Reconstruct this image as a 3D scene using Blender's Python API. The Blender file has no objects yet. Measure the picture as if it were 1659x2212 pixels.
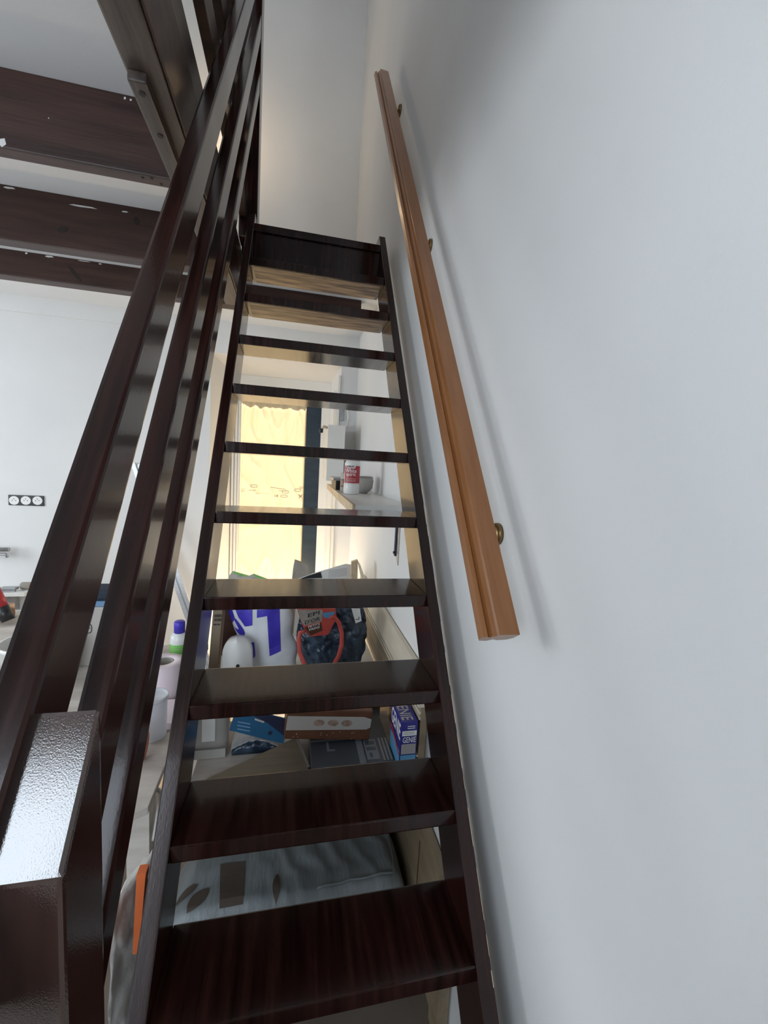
import bpy, bmesh, math, random
from mathutils import Vector, Matrix, noise
random.seed(7)
S = bpy.context.scene
COL = S.collection

# ------------------------------------------------------------------ camera
cd = bpy.data.cameras.new('camera'); cam = bpy.data.objects.new('camera', cd); COL.objects.link(cam)
cd.sensor_fit = 'VERTICAL'; cd.sensor_height = 36.0; cd.lens = 14.619; cd.clip_start = 0.02
cr = Vector((0.97559, -0.21227, 0.05625)); cf = Vector((0.21713, 0.97075, -0.10246)); cu = Vector((-0.03286, 0.11217, 0.99315))
M = Matrix((cr, cu, -cf)).transposed().to_4x4(); M.translation = Vector((-0.08755, -0.66230, 1.59270))
cam.matrix_world = M
S.camera = cam
S.view_settings.view_transform = 'Standard'; S.view_settings.look = 'None'
S.view_settings.exposure = 0.0; S.view_settings.gamma = 1.0; S.view_settings.use_curve_mapping = False
# ------------------------------------------------------------------ light
w = bpy.data.worlds.new('sky'); S.world = w; w.use_nodes = True
w.node_tree.nodes['Background'].inputs[0].default_value = (0.62, 0.78, 1.0, 1)
w.node_tree.nodes['Background'].inputs[1].default_value = 1.0

def area(name, loc, rot, sx, sy, power, col):
    l = bpy.data.lights.new(name, 'AREA'); l.shape = 'RECTANGLE'; l.size = sx; l.size_y = sy
    l.energy = power; l.color = col
    o = bpy.data.objects.new(name, l); COL.objects.link(o); o.location = loc; o.rotation_euler = rot
    return o
R90 = math.pi / 2
area('window_daylight', (-2.03, -3.17, 2.20), (R90, 0, 0), 1.75, 2.5, 86, (0.80, 0.90, 1.0))
area('side_window_daylight', (-3.37, 0.95, 1.60), (0, -R90, 0), 1.2, 1.6, 42, (0.90, 0.96, 1.0))
l = bpy.data.lights.new('work_light', 'POINT'); l.energy = 24; l.color = (1.0, 0.80, 0.54); l.shadow_soft_size = 0.08  # warm fill added to brighten the door recess; it has no fixture
o = bpy.data.objects.new('work_light', l); COL.objects.link(o); o.location = (-0.10, 2.50, 0.35)
l = bpy.data.lights.new('attic_lamp', 'POINT'); l.energy = 7; l.color = (1.0, 0.72, 0.42); l.shadow_soft_size = 0.05
o = bpy.data.objects.new('attic_lamp', l); COL.objects.link(o); o.location = (-0.80, 2.80, 4.15)
area('attic_window_daylight', (-1.9, -1.9, 5.3), (math.radians(35), 0, math.radians(-20)), 1.2, 1.0, 5, (1.0, 0.95, 0.90))  # added fill for the upper floor; no attic window is built
sun = bpy.data.lights.new('sun', 'SUN'); sun.energy = 25.0; sun.angle = 0.01; sun.color = (1.0, 0.84, 0.66)
so = bpy.data.objects.new('sun', sun); COL.objects.link(so)
so.rotation_euler = Vector((-0.08, -0.64, -0.77)).to_track_quat('-Z', 'Y').to_euler()

# ------------------------------------------------------------------ materials
def nodes(name):
    m = bpy.data.materials.new(name); m.use_nodes = True
    nt = m.node_tree; return m, nt, nt.nodes['Principled BSDF']

def mat(name, c1, c2=None, rough=0.5, scale=(8, 8, 8), bump=0.0, bscale=None, spec=0.5, coat=0.0, metal=0.0, detail=4.0,
        lo=0.35, hi=0.65, trans=0.0, dist=0.01, rough2=None):
    m, nt, b = nodes(name)
    b.inputs['Base Color'].default_value = (*c1, 1); b.inputs['Roughness'].default_value = rough
    b.inputs['Specular IOR Level'].default_value = spec; b.inputs['Metallic'].default_value = metal
    b.inputs['Coat Weight'].default_value = coat; b.inputs['Coat Roughness'].default_value = 0.06
    b.inputs['Transmission Weight'].default_value = trans
    tc = nt.nodes.new('ShaderNodeTexCoord')
    if c2 is not None:
        mp = nt.nodes.new('ShaderNodeMapping'); mp.inputs['Scale'].default_value = scale
        n = nt.nodes.new('ShaderNodeTexNoise'); n.inputs['Scale'].default_value = 1.0; n.inputs['Detail'].default_value = detail
        r = nt.nodes.new('ShaderNodeValToRGB'); r.color_ramp.elements[0].position = lo; r.color_ramp.elements[1].position = hi
        r.color_ramp.elements[0].color = (*c1, 1); r.color_ramp.elements[1].color = (*c2, 1)
        nt.links.new(tc.outputs['Object'], mp.inputs[0]); nt.links.new(mp.outputs[0], n.inputs['Vector'])
        nt.links.new(n.outputs['Fac'], r.inputs[0]); nt.links.new(r.outputs[0], b.inputs['Base Color'])
        if rough2 is not None:
            mr = nt.nodes.new('ShaderNodeMapRange'); mr.inputs[1].default_value = lo; mr.inputs[2].default_value = hi
            mr.inputs[3].default_value = rough; mr.inputs[4].default_value = rough2
            nt.links.new(n.outputs['Fac'], mr.inputs[0]); nt.links.new(mr.outputs[0], b.inputs['Roughness'])
    if bump > 0:
        mp2 = nt.nodes.new('ShaderNodeMapping'); mp2.inputs['Scale'].default_value = bscale or scale
        n2 = nt.nodes.new('ShaderNodeTexNoise'); n2.inputs['Scale'].default_value = 1.0; n2.inputs['Detail'].default_value = 3.0
        bp = nt.nodes.new('ShaderNodeBump'); bp.inputs['Strength'].default_value = bump; bp.inputs['Distance'].default_value = dist
        nt.links.new(tc.outputs['Object'], mp2.inputs[0]); nt.links.new(mp2.outputs[0], n2.inputs['Vector'])
        nt.links.new(n2.outputs['Fac'], bp.inputs['Height']); nt.links.new(bp.outputs[0], b.inputs['Normal'])
        nt.links.new(bp.outputs[0], b.inputs['Coat Normal'])
    return m

PLASTER = mat('white_plaster', (0.75, 0.75, 0.745), (0.80, 0.80, 0.79), 0.75, (1.5, 1.5, 1.5), 0.15, (160, 160, 160), 0.2, dist=0.002)
CEIL = mat('ceiling_paint', (0.76, 0.77, 0.78), (0.80, 0.81, 0.82), 0.8, (2, 2, 2), 0.1, (120, 120, 120), 0.2, dist=0.002)
FLOOR = mat('floor_tile', (0.16, 0.13, 0.105), (0.22, 0.18, 0.15), 0.5, (3, 3, 3), 0.1, (60, 60, 60))
GROUND = mat('terrace_gravel', (0.045, 0.045, 0.03), (0.07, 0.065, 0.045), 0.9, (20, 20, 20))
VARN = mat('dark_varnished_wood', (0.009, 0.003, 0.0024), (0.028, 0.0088, 0.0064), 0.16, (60, 3, 3), 0.10, (300, 120, 120), 0.28, coat=0.2, dist=0.0006, rough2=0.24)
VARN_DRIP = mat('thick_gloss_varnish', (0.030, 0.013, 0.010), (0.060, 0.028, 0.022), 0.09, (40, 6, 6), 0.16, (900, 700, 700), 0.9, coat=1.0, dist=0.0006)
VARN_DRIP.node_tree.nodes['Principled BSDF'].inputs['Coat IOR'].default_value = 1.75
JOIST = mat('stained_beam_wood', (0.030, 0.012, 0.009), (0.066, 0.030, 0.022), 0.42, (2.5, 26, 26), 0.25, (12, 120, 120), 0.45, dist=0.003)
SACKM = mat('crumpled_white_sack', (0.48, 0.46, 0.43), (0.62, 0.60, 0.57), 0.35, (10, 10, 10), 0.5, (22, 22, 14), dist=0.01)
KNOT = mat('dark_knot', (0.014, 0.006, 0.004), None, 0.5)
BEAMY = mat('stained_trimmer_wood', (0.045, 0.031, 0.026), (0.115, 0.088, 0.074), 0.38, (26, 2.5, 26), 0.25, (120, 12, 120), 0.5, dist=0.003)
WARMREFL = mat('worn_tread_underside', (0.085, 0.046, 0.026), (0.36, 0.25, 0.15), 0.45, (5, 34, 34), 0.2, (30, 200, 200), 0.4, detail=12, lo=0.42, hi=0.62, dist=0.002)  # tan stands in for warm light reflected by the dark varnish
HONEY = mat('honey_varnished_pine', (0.235, 0.086, 0.024), (0.29, 0.115, 0.036), 0.33, (60, 5, 5), 0.06, (200, 20, 20), 0.5, coat=0.25, dist=0.002)
RAW = mat('pale_raw_wood', (0.52, 0.40, 0.26), (0.66, 0.53, 0.37), 0.6, (30, 4, 30), 0.1, (100, 10, 100))
WHITEP = mat('white_gloss_paint', (0.80, 0.79, 0.75), (0.84, 0.83, 0.79), 0.35, (4, 4, 4), 0.03, (60, 60, 60))
BLUED = mat('dark_blue_paint', (0.010, 0.024, 0.042), (0.016, 0.034, 0.056), 0.40, (6, 6, 20), 0.05, (80, 80, 80))
BLACK = mat('black_plastic', (0.012, 0.012, 0.014), None, 0.35)
METAL = mat('bare_aluminium', (0.62, 0.63, 0.65), (0.72, 0.73, 0.75), 0.35, (5, 5, 60), metal=1.0)
BRASS = mat('aged_brass', (0.20, 0.13, 0.06), (0.30, 0.20, 0.09), 0.35, (60, 60, 60), metal=0.9)
CARD = mat('brown_cardboard', (0.21, 0.165, 0.112), (0.26, 0.205, 0.14), 0.8, (4, 60, 4), 0.05, (10, 300, 10))
CARDL = mat('grey_cardboard', (0.30, 0.275, 0.235), (0.37, 0.335, 0.29), 0.8, (20, 20, 20))
WPL = mat('white_plastic', (0.78, 0.78, 0.76), (0.82, 0.82, 0.80), 0.3, (5, 5, 5))
MILK = mat('milky_plastic', (0.38, 0.365, 0.34), (0.46, 0.44, 0.41), 0.4, (8, 8, 8), 0.1, (40, 40, 40))
WBAG = mat('white_woven_plastic', (0.70, 0.72, 0.76), (0.80, 0.82, 0.85), 0.45, (9, 9, 9), 0.25, (45, 45, 45), dist=0.004)
BLUEINK = mat('violet_blue_ink', (0.045, 0.030, 0.40), (0.065, 0.045, 0.52), 0.4, (20, 20, 20))
NAVYBAG = mat('navy_thin_plastic', (0.008, 0.020, 0.045), (0.05, 0.085, 0.13), 0.28, (14, 14, 14), 0.5, (30, 30, 30), 0.6, dist=0.008)
REDPL = mat('coral_red_plastic', (0.50, 0.07, 0.06), (0.60, 0.10, 0.08), 0.4, (10, 10, 10))
INK = mat('black_ink', (0.015, 0.015, 0.018), None, 0.6)
GINK = mat('grey_ink', (0.30, 0.27, 0.22), None, 0.7)
WINK = mat('white_ink', (0.80, 0.80, 0.80), None, 0.6)
RINK = mat('red_ink', (0.42, 0.030, 0.045), None, 0.4)
GENB = mat('deep_blue_card', (0.022, 0.022, 0.20), (0.030, 0.030, 0.26), 0.35, (10, 10, 10))
BEIGE = mat('beige_print', (0.45, 0.42, 0.40), None, 0.6)
SKYB = mat('sky_blue_print', (0.10, 0.32, 0.55), None, 0.5)
CYANC = mat('cyan_blue_card', (0.008, 0.085, 0.18), (0.012, 0.105, 0.22), 0.35, (8, 8, 8))
NAVYC = mat('navy_card', (0.012, 0.015, 0.05), None, 0.35)
GREYB = mat('charcoal_printed_card', (0.050, 0.058, 0.072), (0.075, 0.085, 0.10), 0.45, (5, 5, 5))
GREYL = mat('mid_grey_print', (0.20, 0.22, 0.25), None, 0.5)
BROWNW = mat('brown_printed_card', (0.11, 0.042, 0.020), (0.15, 0.06, 0.03), 0.45, (14, 14, 14))
BROWND = mat('dark_brown_card', (0.09, 0.035, 0.02), None, 0.5)
NUT = mat('nut_brown_print', (0.25, 0.15, 0.11), (0.42, 0.30, 0.24), 0.6, (60, 60, 60))
CREAMC = mat('cream_card', (0.48, 0.45, 0.41), None, 0.5)
CUSH = mat('silver_grey_fabric', (0.20, 0.225, 0.235), (0.28, 0.31, 0.32), 0.5, (5, 5, 5), 0.5, (34, 7, 20), dist=0.012)
LEAF = mat('brown_leaf_print', (0.085, 0.065, 0.050), None, 0.7)
PANEL = mat('old_oak_panel', (0.24, 0.18, 0.115), (0.34, 0.265, 0.175), 0.5, (20, 4, 20), 0.1, (80, 10, 80))
CREAMW = mat('cream_painted_wood', (0.60, 0.53, 0.42), (0.70, 0.63, 0.52), 0.5, (14, 4, 14), 0.1, (60, 10, 60))
ORANGE = mat('orange_plastic', (0.60, 0.13, 0.035), None, 0.4)
GREENL = mat('lime_green_label', (0.18, 0.55, 0.10), None, 0.5)
PINK = mat('pale_pink_paper', (0.78, 0.66, 0.70), None, 0.7)
REDL = mat('red_label', (0.42, 0.02, 0.03), None, 0.4)
STEEL = mat('dull_steel', (0.35, 0.36, 0.38), (0.45, 0.46, 0.48), 0.4, (20, 20, 20), metal=0.8)
WORK = mat('dusty_bench_wood', (0.50, 0.45, 0.40), (0.68, 0.63, 0.57), 0.6, (4, 20, 20), 0.1, (20, 60, 60))
DENIM = mat('dark_blue_cloth', (0.02, 0.03, 0.05), (0.035, 0.05, 0.075), 0.8, (30, 30, 30))
TEAL = mat('blue_sleeve', (0.16, 0.28, 0.45), None, 0.6)

def glassy(name, col, transp=0.8, rough=0.05):
    m, nt, b = nodes(name); b.inputs['Base Color'].default_value = (*col, 1); b.inputs['Roughness'].default_value = rough
    t = nt.nodes.new('ShaderNodeBsdfTransparent'); mx = nt.nodes.new('ShaderNodeMixShader'); mx.inputs[0].default_value = transp
    o = nt.nodes['Material Output']
    nt.links.new(b.outputs[0], mx.inputs[1]); nt.links.new(t.outputs[0], mx.inputs[2]); nt.links.new(mx.outputs[0], o.inputs[0])
    return m
CLEARB = glassy('clear_plastic_film', (0.75, 0.76, 0.78), 0.62, 0.15)
PANE = glassy('window_pane', (0.85, 0.9, 0.92), 0.92, 0.02)
JARG = glassy('clear_jar_plastic', (0.75, 0.78, 0.82), 0.60, 0.05)

def film_mat():
    m, nt, b = nodes('masking_film')
    b.inputs['Base Color'].default_value = (0.70, 0.62, 0.46, 1); b.inputs['Roughness'].default_value = 0.3
    tr = nt.nodes.new('ShaderNodeBsdfTranslucent'); tr.inputs[0].default_value = (0.93, 0.85, 0.68, 1)
    mx = nt.nodes.new('ShaderNodeMixShader'); mx.inputs[0].default_value = 0.34
    tp = nt.nodes.new('ShaderNodeBsdfTransparent'); tp.inputs[0].default_value = (1.0, 0.95, 0.85, 1); m2 = nt.nodes.new('ShaderNodeMixShader'); m2.inputs[0].default_value = 0.45
    tc = nt.nodes.new('ShaderNodeTexCoord'); mp = nt.nodes.new('ShaderNodeMapping'); mp.inputs['Scale'].default_value = (16, 1, 3.5)
    n = nt.nodes.new('ShaderNodeTexNoise'); n.inputs['Scale'].default_value = 1; n.inputs['Detail'].default_value = 4
    bp = nt.nodes.new('ShaderNodeBump'); bp.inputs['Strength'].default_value = 0.35; bp.inputs['Distance'].default_value = 0.015
    nt.links.new(tc.outputs['Object'], mp.inputs[0]); nt.links.new(mp.outputs[0], n.inputs['Vector']); nt.links.new(n.outputs['Fac'], bp.inputs['Height'])
    for x in (b, tr): nt.links.new(bp.outputs[0], x.inputs['Normal'])
    nt.links.new(b.outputs[0], mx.inputs[1]); nt.links.new(tr.outputs[0], mx.inputs[2]); nt.links.new(mx.outputs[0], m2.inputs[1]); nt.links.new(tp.outputs[0], m2.inputs[2])
    nt.links.new(m2.outputs[0], nt.nodes['Material Output'].inputs[0])
    return m
FILM = film_mat()

# ------------------------------------------------------------------ mesh helpers
def new(): return bmesh.new()

def box(bm, a, b, bev=0.0, M=None):
    x0, y0, z0 = a; x1, y1, z1 = b
    vs = [bm.verts.new(v) for v in ((x0,y0,z0),(x1,y0,z0),(x1,y1,z0),(x0,y1,z0),(x0,y0,z1),(x1,y0,z1),(x1,y1,z1),(x0,y1,z1))]
    fs = [bm.faces.new([vs[i] for i in q]) for q in ((0,3,2,1),(4,5,6,7),(0,1,5,4),(1,2,6,5),(2,3,7,6),(3,0,4,7))]
    if bev:
        es = list({e for f in fs for e in f.edges})
        r = bmesh.ops.bevel(bm, geom=es, offset=bev, segments=2, profile=0.7, affect='EDGES')
        vs = list({v for f in r['faces'] for v in f.verts} | {v for v in vs if v.is_valid})
    if M is not None:
        for v in vs: v.co = M @ v.co
    return bm

def prism(bm, pts, vec, bev=0.0):
    """closed polygon pts (3d) pushed along vec"""
    vec = Vector(vec)
    A = [bm.verts.new(p) for p in pts]; B = [bm.verts.new(Vector(p) + vec) for p in pts]
    n = len(pts); fs = [bm.faces.new(A[::-1]), bm.faces.new(B)]
    for i in range(n): fs.append(bm.faces.new((A[i], A[(i+1) % n], B[(i+1) % n], B[i])))
    bmesh.ops.recalc_face_normals(bm, faces=fs)
    if bev:
        es = list({e for f in fs for e in f.edges})
        bmesh.ops.bevel(bm, geom=es, offset=bev, segments=2, profile=0.7, affect='EDGES')
    return bm

def lathe(bm, prof, at=(0,0,0), n=24, axis='Z', sy=1.0):
    rings = []
    at = Vector(at)
    for r, z in prof:
        ring = []
        for i in range(n):
            t = 2 * math.pi * i / n
            p = Vector((r * math.cos(t), r * math.sin(t) * sy, z))
            if axis == 'Y': p = Vector((p.x, p.z, p.y))
            if axis == 'X': p = Vector((p.z, p.x, p.y))
            ring.append(bm.verts.new(at + p))
        rings.append(ring)
    fs = []
    for a, b in zip(rings, rings[1:]):
        for i in range(n): fs.append(bm.faces.new((a[i], a[(i+1) % n], b[(i+1) % n], b[i])))
    fs.append(bm.faces.new(rings[0][::-1])); fs.append(bm.faces.new(rings[-1]))
    bmesh.ops.recalc_face_normals(bm, faces=fs)
    return bm

def tube(bm, pts, r, n=8, flat=1.0, side=None):
    pts = [Vector(p) for p in pts]; rings = []
    for i, p in enumerate(pts):
        d = (pts[min(i+1, len(pts)-1)] - pts[max(i-1, 0)]).normalized()
        up = Vector(side) if side else (Vector((0, 0, 1)) if abs(d.z) < 0.9 else Vector((1, 0, 0)))
        a = d.cross(up).normalized(); b = a.cross(d).normalized()
        rings.append([bm.verts.new(p + a * math.cos(2*math.pi*k/n) * r + b * math.sin(2*math.pi*k/n) * r * flat) for k in range(n)])
    fs = []
    for A, B in zip(rings, rings[1:]):
        for k in range(n): fs.append(bm.faces.new((A[k], A[(k+1) % n], B[(k+1) % n], B[k])))
    fs.append(bm.faces.new(rings[0][::-1])); fs.append(bm.faces.new(rings[-1]))
    bmesh.ops.recalc_face_normals(bm, faces=fs)
    return bm

def shell(bm, fn, nu, nv, th):
    """closed sheet: fn(u,v)->Vector, second skin offset by Vector th or callable"""
    A = [[bm.verts.new(fn(i/nu, j/nv)) for j in range(nv+1)] for i in range(nu+1)]
    off = th if callable(th) else (lambda u, v: Vector(th))
    B = [[bm.verts.new(fn(i/nu, j/nv) + off(i/nu, j/nv)) for j in range(nv+1)] for i in range(nu+1)]
    fs = []
    for i in range(nu):
        for j in range(nv):
            fs.append(bm.faces.new((A[i][j], A[i+1][j], A[i+1][j+1], A[i][j+1])))
            fs.append(bm.faces.new((B[i][j], B[i][j+1], B[i+1][j+1], B[i+1][j])))
    for i in range(nu):
        for j in (0, nv): fs.append(bm.faces.new((A[i][j], A[i+1][j], B[i+1][j], B[i][j])))
    for j in range(nv):
        for i in (0, nu): fs.append(bm.faces.new((A[i][j], A[i][j+1], B[i][j+1], B[i][j])))
    bmesh.ops.recalc_face_normals(bm, faces=fs)
    return bm

def obj(name, bm, m, parent=None, smooth=False, kind=None):
    me = bpy.data.meshes.new(name); bm.to_mesh(me); bm.free()
    me.materials.append(m)
    if smooth: me.polygons.foreach_set('use_smooth', [True] * len(me.polygons))
    o = bpy.data.objects.new(name, me); COL.objects.link(o)
    if parent is not None: o.parent = parent
    if kind: o['kind'] = kind
    return o

def tag(o, label, cat, group=None):
    o['label'] = label; o['category'] = cat
    if group: o['group'] = group
    return o

def thing(name, label, cat, loc=(0,0,0), group=None):
    o = bpy.data.objects.new(name, None); COL.objects.link(o); o.empty_display_size = 0.05
    o.location = loc; tag(o, label, cat, group)
    return o

def part(name, bm, m, t, smooth=False, label=None):
    """part given in world coordinates, hung under the thing t"""
    loc = Vector(t.location)
    for v in bm.verts: v.co -= loc
    o = obj(name, bm, m, t, smooth)
    if label: o['label'] = label
    return o

def sub(name, bm, m, p, smooth=False, label=None):
    loc = Vector(p.parent.location) if p.parent else Vector(p.location)
    for v in bm.verts: v.co -= loc
    o = obj(name, bm, m, p, smooth)
    if label: o['label'] = label
    return o

def text_bm(s, u0, v0, u1, v1, fn):
    """lettering stretched to the box u0..u1, v0..v1 and laid on the surface fn(u,v)"""
    c = bpy.data.curves.new('lettering', 'FONT'); c.body = s; c.resolution_u = 2; c.offset = 0.012
    o = bpy.data.objects.new('lettering', c); COL.objects.link(o)
    dg = bpy.context.evaluated_depsgraph_get()
    me = bpy.data.meshes.new_from_object(o.evaluated_get(dg))
    bpy.data.objects.remove(o); bpy.data.curves.remove(c)
    bm = new(); bm.from_mesh(me); bpy.data.meshes.remove(me)
    xs = [v.co.x for v in bm.verts]; ys = [v.co.y for v in bm.verts]
    a, b, e, d = min(xs), max(xs), min(ys), max(ys)
    for v in bm.verts:
        v.co = fn(u0 + (v.co.x - a) / (b - a) * (u1 - u0), v0 + (v.co.y - e) / (d - e) * (v1 - v0))
    return bm

def flat_bm(polys, fn, cuts=0):
    """flat printed shapes: polygons in (u,v) laid on fn"""
    bm = new()
    for p in polys:
        bm.faces.new([bm.verts.new((a, b, 0)) for a, b in p])
    bmesh.ops.triangulate(bm, faces=bm.faces[:])
    if cuts: bmesh.ops.subdivide_edges(bm, edges=bm.edges[:], cuts=cuts, use_grid_fill=True)
    for v in bm.verts: v.co = fn(v.co.x, v.co.y)
    return bm

def rect(a, b, c, d): return [(a, b), (c, b), (c, d), (a, d)]
def PY(y): return lambda u, v: Vector((u, y, v))           # upright face looking towards -y
def PX(x): return lambda u, v: Vector((x, u, v))
def PZ(z): return lambda u, v: Vector((u, v, z))
def fb(v, s=6, seed=0): return noise.noise(Vector((v[0]*s + seed, v[1]*s - seed, v[2]*s + 2*seed)))

# ------------------------------------------------------------------ setting
XW = 0.39          # right wall
YB = 2.69          # lower back wall
def struct(name, bm, m, parent=None): return obj(name, bm, m, parent, kind='structure' if parent is None else None)

bm = new(); box(bm, (-3.6, -3.4, -0.12), (XW + 0.2, 3.9, 0.0)); struct('floor', bm, FLOOR)
bm = new(); box(bm, (-8, 3.9, -0.2), (8, 14, -0.1)); box(bm, (-8, 8.0, -0.1), (8, 9.0, 3.2)); struct('ground', bm, GROUND)  # second box is an added upright screen hiding the sky behind the film
bm = new(); box(bm, (XW, -3.4, 0), (XW + 0.2, 3.9, 5.9)); struct('wall_right', bm, PLASTER)
bm = new(); box(bm, (-3.6, -3.4, 0), (-3.4, 0.15, 5.9)); box(bm, (-3.6, 1.75, 0), (-3.4, 3.9, 5.9))
box(bm, (-3.6, 0.15, 0), (-3.4, 1.75, 1.0)); box(bm, (-3.6, 0.15, 2.2), (-3.4, 1.75, 5.9)); struct('wall_left', bm, PLASTER)
w2 = bpy.data.objects.new('window_2', None); COL.objects.link(w2); w2['kind'] = 'structure'
bm = new()
for y in (0.15, 0.92, 1.69): box(bm, (-3.50, y, 1.0), (-3.44, y + 0.06, 2.2))
for z in (1.0, 2.14): box(bm, (-3.50, 0.15, z), (-3.44, 1.75, z + 0.06))
obj('window_frame', bm, WHITEP, w2)
for k in range(2):
    bm = new(); box(bm, (-3.472, 0.21 + 0.77 * k, 1.06), (-3.468, 0.92 + 0.77 * k, 2.14)); obj('pane', bm, PANE, w2)
OL, OR_, OH = -0.70, 0.258, 2.373      # door recess in the thick back wall
IL, IR, IH, YI = -0.60, 0.213, 2.313, 3.10
bm = new()
box(bm, (-3.4, YB, 0), (OL, 3.18, 2.6)); box(bm, (OR_, YB, 0), (XW, 3.18, 2.6)); box(bm, (OL, YB, OH), (OR_, 3.18, 2.6))
# splayed reveals and head of the recess
prism(bm, [(OL, YB, 0), (IL, YI, 0), (IL, 3.18, 0), (OL, 3.18, 0)], (0, 0, OH))
prism(bm, [(OR_, YB, 0), (OR_, 3.18, 0), (IR, 3.18, 0), (IR, YI, 0)], (0, 0, OH))
prism(bm, [(OL, YB, OH), (OL, 3.18, OH), (OL, 3.18, IH), (OL, YI, IH)], (OR_ - OL, 0, 0))
box(bm, (-3.4, 3.22, 2.6), (XW, 3.5, 5.9)); box(bm, (-3.4, 3.17, 2.6), (XW, 3.24, 2.69))
struct('wall_back', bm, PLASTER)
# rear wall with a tall window behind the photographer
bm = new()
box(bm, (-3.4, -3.4, 0), (-2.91, -3.2, 5.9)); box(bm, (-1.15, -3.4, 0), (XW, -3.2, 5.9))
box(bm, (-2.91, -3.4, 3.45), (-1.15, -3.2, 5.9)); box(bm, (-2.91, -3.4, 0), (-1.15, -3.2, 0.95))
struct('wall_rear', bm, PLASTER)
wn = bpy.data.objects.new('window_1', None); COL.objects.link(wn); wn['kind'] = 'structure'
bm = new()
for x in (-2.91, -2.06, -1.21): box(bm, (x, -3.30, 0.95), (x + 0.06, -3.24, 3.45))
for z in (0.95, 3.39): box(bm, (-2.91, -3.30, z), (-1.15, -3.24, z + 0.06))
obj('window_frame', bm, WHITEP, wn)
for k in range(2):
    bm = new(); box(bm, (-2.85 + 0.85 * k, -3.272, 1.01), (-2.06 + 0.85 * k, -3.268, 3.39)); obj('pane', bm, PANE, wn)
bm = new(); box(bm, (-3.6, -3.4, 5.9), (XW + 0.2, 3.9, 6.05)); struct('ceiling_upper', bm, CEIL)
bm = new()
box(bm, (-3.4, -1.2, 2.60), (-0.46, 1.747, 2.685)); box(bm, (-3.4, 1.747, 2.60), (XW, 3.22, 2.685))
struct('ceiling', bm, CEIL)
bm = new(); box(bm, (-3.4, YB - 0.012, 2.493), (XW, YB, 2.60)); struct('trim_1', bm, PLASTER)

# ------------------------------------------------------------------ door in the recess
door = bpy.data.objects.new('door_1', None); COL.objects.link(door); door['kind'] = 'structure'
def dpart(name, bm, m, p=None): return obj(name, bm, m, p or door)
bm = new()
box(bm, (IL, YI - 0.01, 0), (-0.527, YI + 0.06, 2.10)); box(bm, (0.142, YI - 0.005, 0), (IR, YI + 0.06, 2.10))
box(bm, (IL, YI - 0.008, 2.10), (IR, YI + 0.015, IH))
dpart('door_frame', bm, WHITEP)
for k, x in enumerate((-0.598, -0.572, -0.549)):
    bm = new(); box(bm, (x, YI - 0.028 + 0.006 * k, 0), (x + 0.019, YI - 0.01, 2.10), 0.005); dpart('casing_moulding', bm, WHITEP)
bm = new(); box(bm, (0.216, YI - 0.30, 0), (0.234, YI - 0.28, 2.2), 0.004); dpart('casing_moulding', bm, WHITEP)
bm = new(); box(bm, (0.236, YB - 0.012, 0), (0.256, YB + 0.03, 2.30), 0.004); dpart('casing_moulding', bm, WHITEP)
bm = new()
box(bm, (0.012, YI + 0.005, 0.02), (0.146, YI + 0.05, 2.095), 0.004); box(bm, (-0.560, YI + 0.020, 0.02), (-0.530, YI + 0.05, 2.095))
box(bm, (-0.530, YI + 0.008, 0.02), (0.012, YI + 0.047, 0.35))
leaf = dpart('door_leaf', bm, BLUED)
bm = new(); box(bm, (-0.530, YI + 0.03, 0.35), (0.012, YI + 0.034, 2.095)); dpart('pane', bm, PANE, leaf)

# masking film taped over the door
def film_fn(u, v):
    x = -0.527 + u * 0.541; z = 0.30 + v * 1.80
    top = max(0, (v - 0.62) / 0.38)
    P = Vector((u * 4.5 + v * 2.2, v * 5.0, 1)); Q_ = Vector((u * 10 - v * 7, v * 3.2, 4))
    y = YI - 0.016 - 0.010 * math.sin(u * 36 + 3 * math.sin(v * 5)) * top * (0.5 + 0.5 * math.sin(u * 9)) \
        - 0.018 * (1 - abs(noise.noise(P)) * 2) ** 3 * 0.5 - 0.006 * max(0, 1 - abs(noise.noise(Q_)) * 3) ** 2
    if u < 0.02 or u > 0.98: y = YI - 0.004
    return Vector((x, y, z))
bm = new(); shell(bm, film_fn, 70, 130, (0, -0.0006, 0))
film = tag(obj('masking_film', bm, FILM, None, True), 'crinkled cream translucent film taped over the glass of the blue door', 'film')
def onfilm(u, v): return Vector((u, film_fn((u + 0.527) / 0.541, (v - 0.30) / 1.80).y - 0.003, v))
def pill(cx, cz, wd, h, th):
    out = []; N = 20
    def ring(a, b):
        r = []
        for i in range(N):
            t = 2 * math.pi * i / N
            r.append((cx + math.copysign(abs(math.cos(t)) ** 0.5, math.cos(t)) * a, cz + math.copysign(abs(math.sin(t)) ** 0.7, math.sin(t)) * b))
        return r
    o_, i_ = ring(wd, h), ring(wd - th, h - th)
    for k in range(N): out.append([o_[k], o_[(k+1) % N], i_[(k+1) % N], i_[k]])
    return out
polys = []
for cx, cz in ((-0.41, 1.385), (-0.145, 1.345), (-0.04, 1.365), (-0.155, 1.308)): polys += pill(cx, cz, 0.030, 0.012, 0.004)
polys += pill(-0.50, 1.345, 0.012, 0.013, 0.003) + pill(-0.02, 1.385, 0.010, 0.010, 0.003) + pill(-0.005, 1.39, 0.010, 0.010, 0.003)
for i in range(11):
    polys.append(rect(-0.27 + i * 0.012, 1.378 - i * 0.0014, -0.262 + i * 0.012, 1.384 - i * 0.0014))
for i in range(7): polys.append(rect(-0.20 + i * 0.012, 1.350, -0.193 + i * 0.012, 1.356))
for i in range(5): polys.append(rect(-0.45 + i * 0.011, 1.345, -0.443 + i * 0.011, 1.352))
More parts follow.
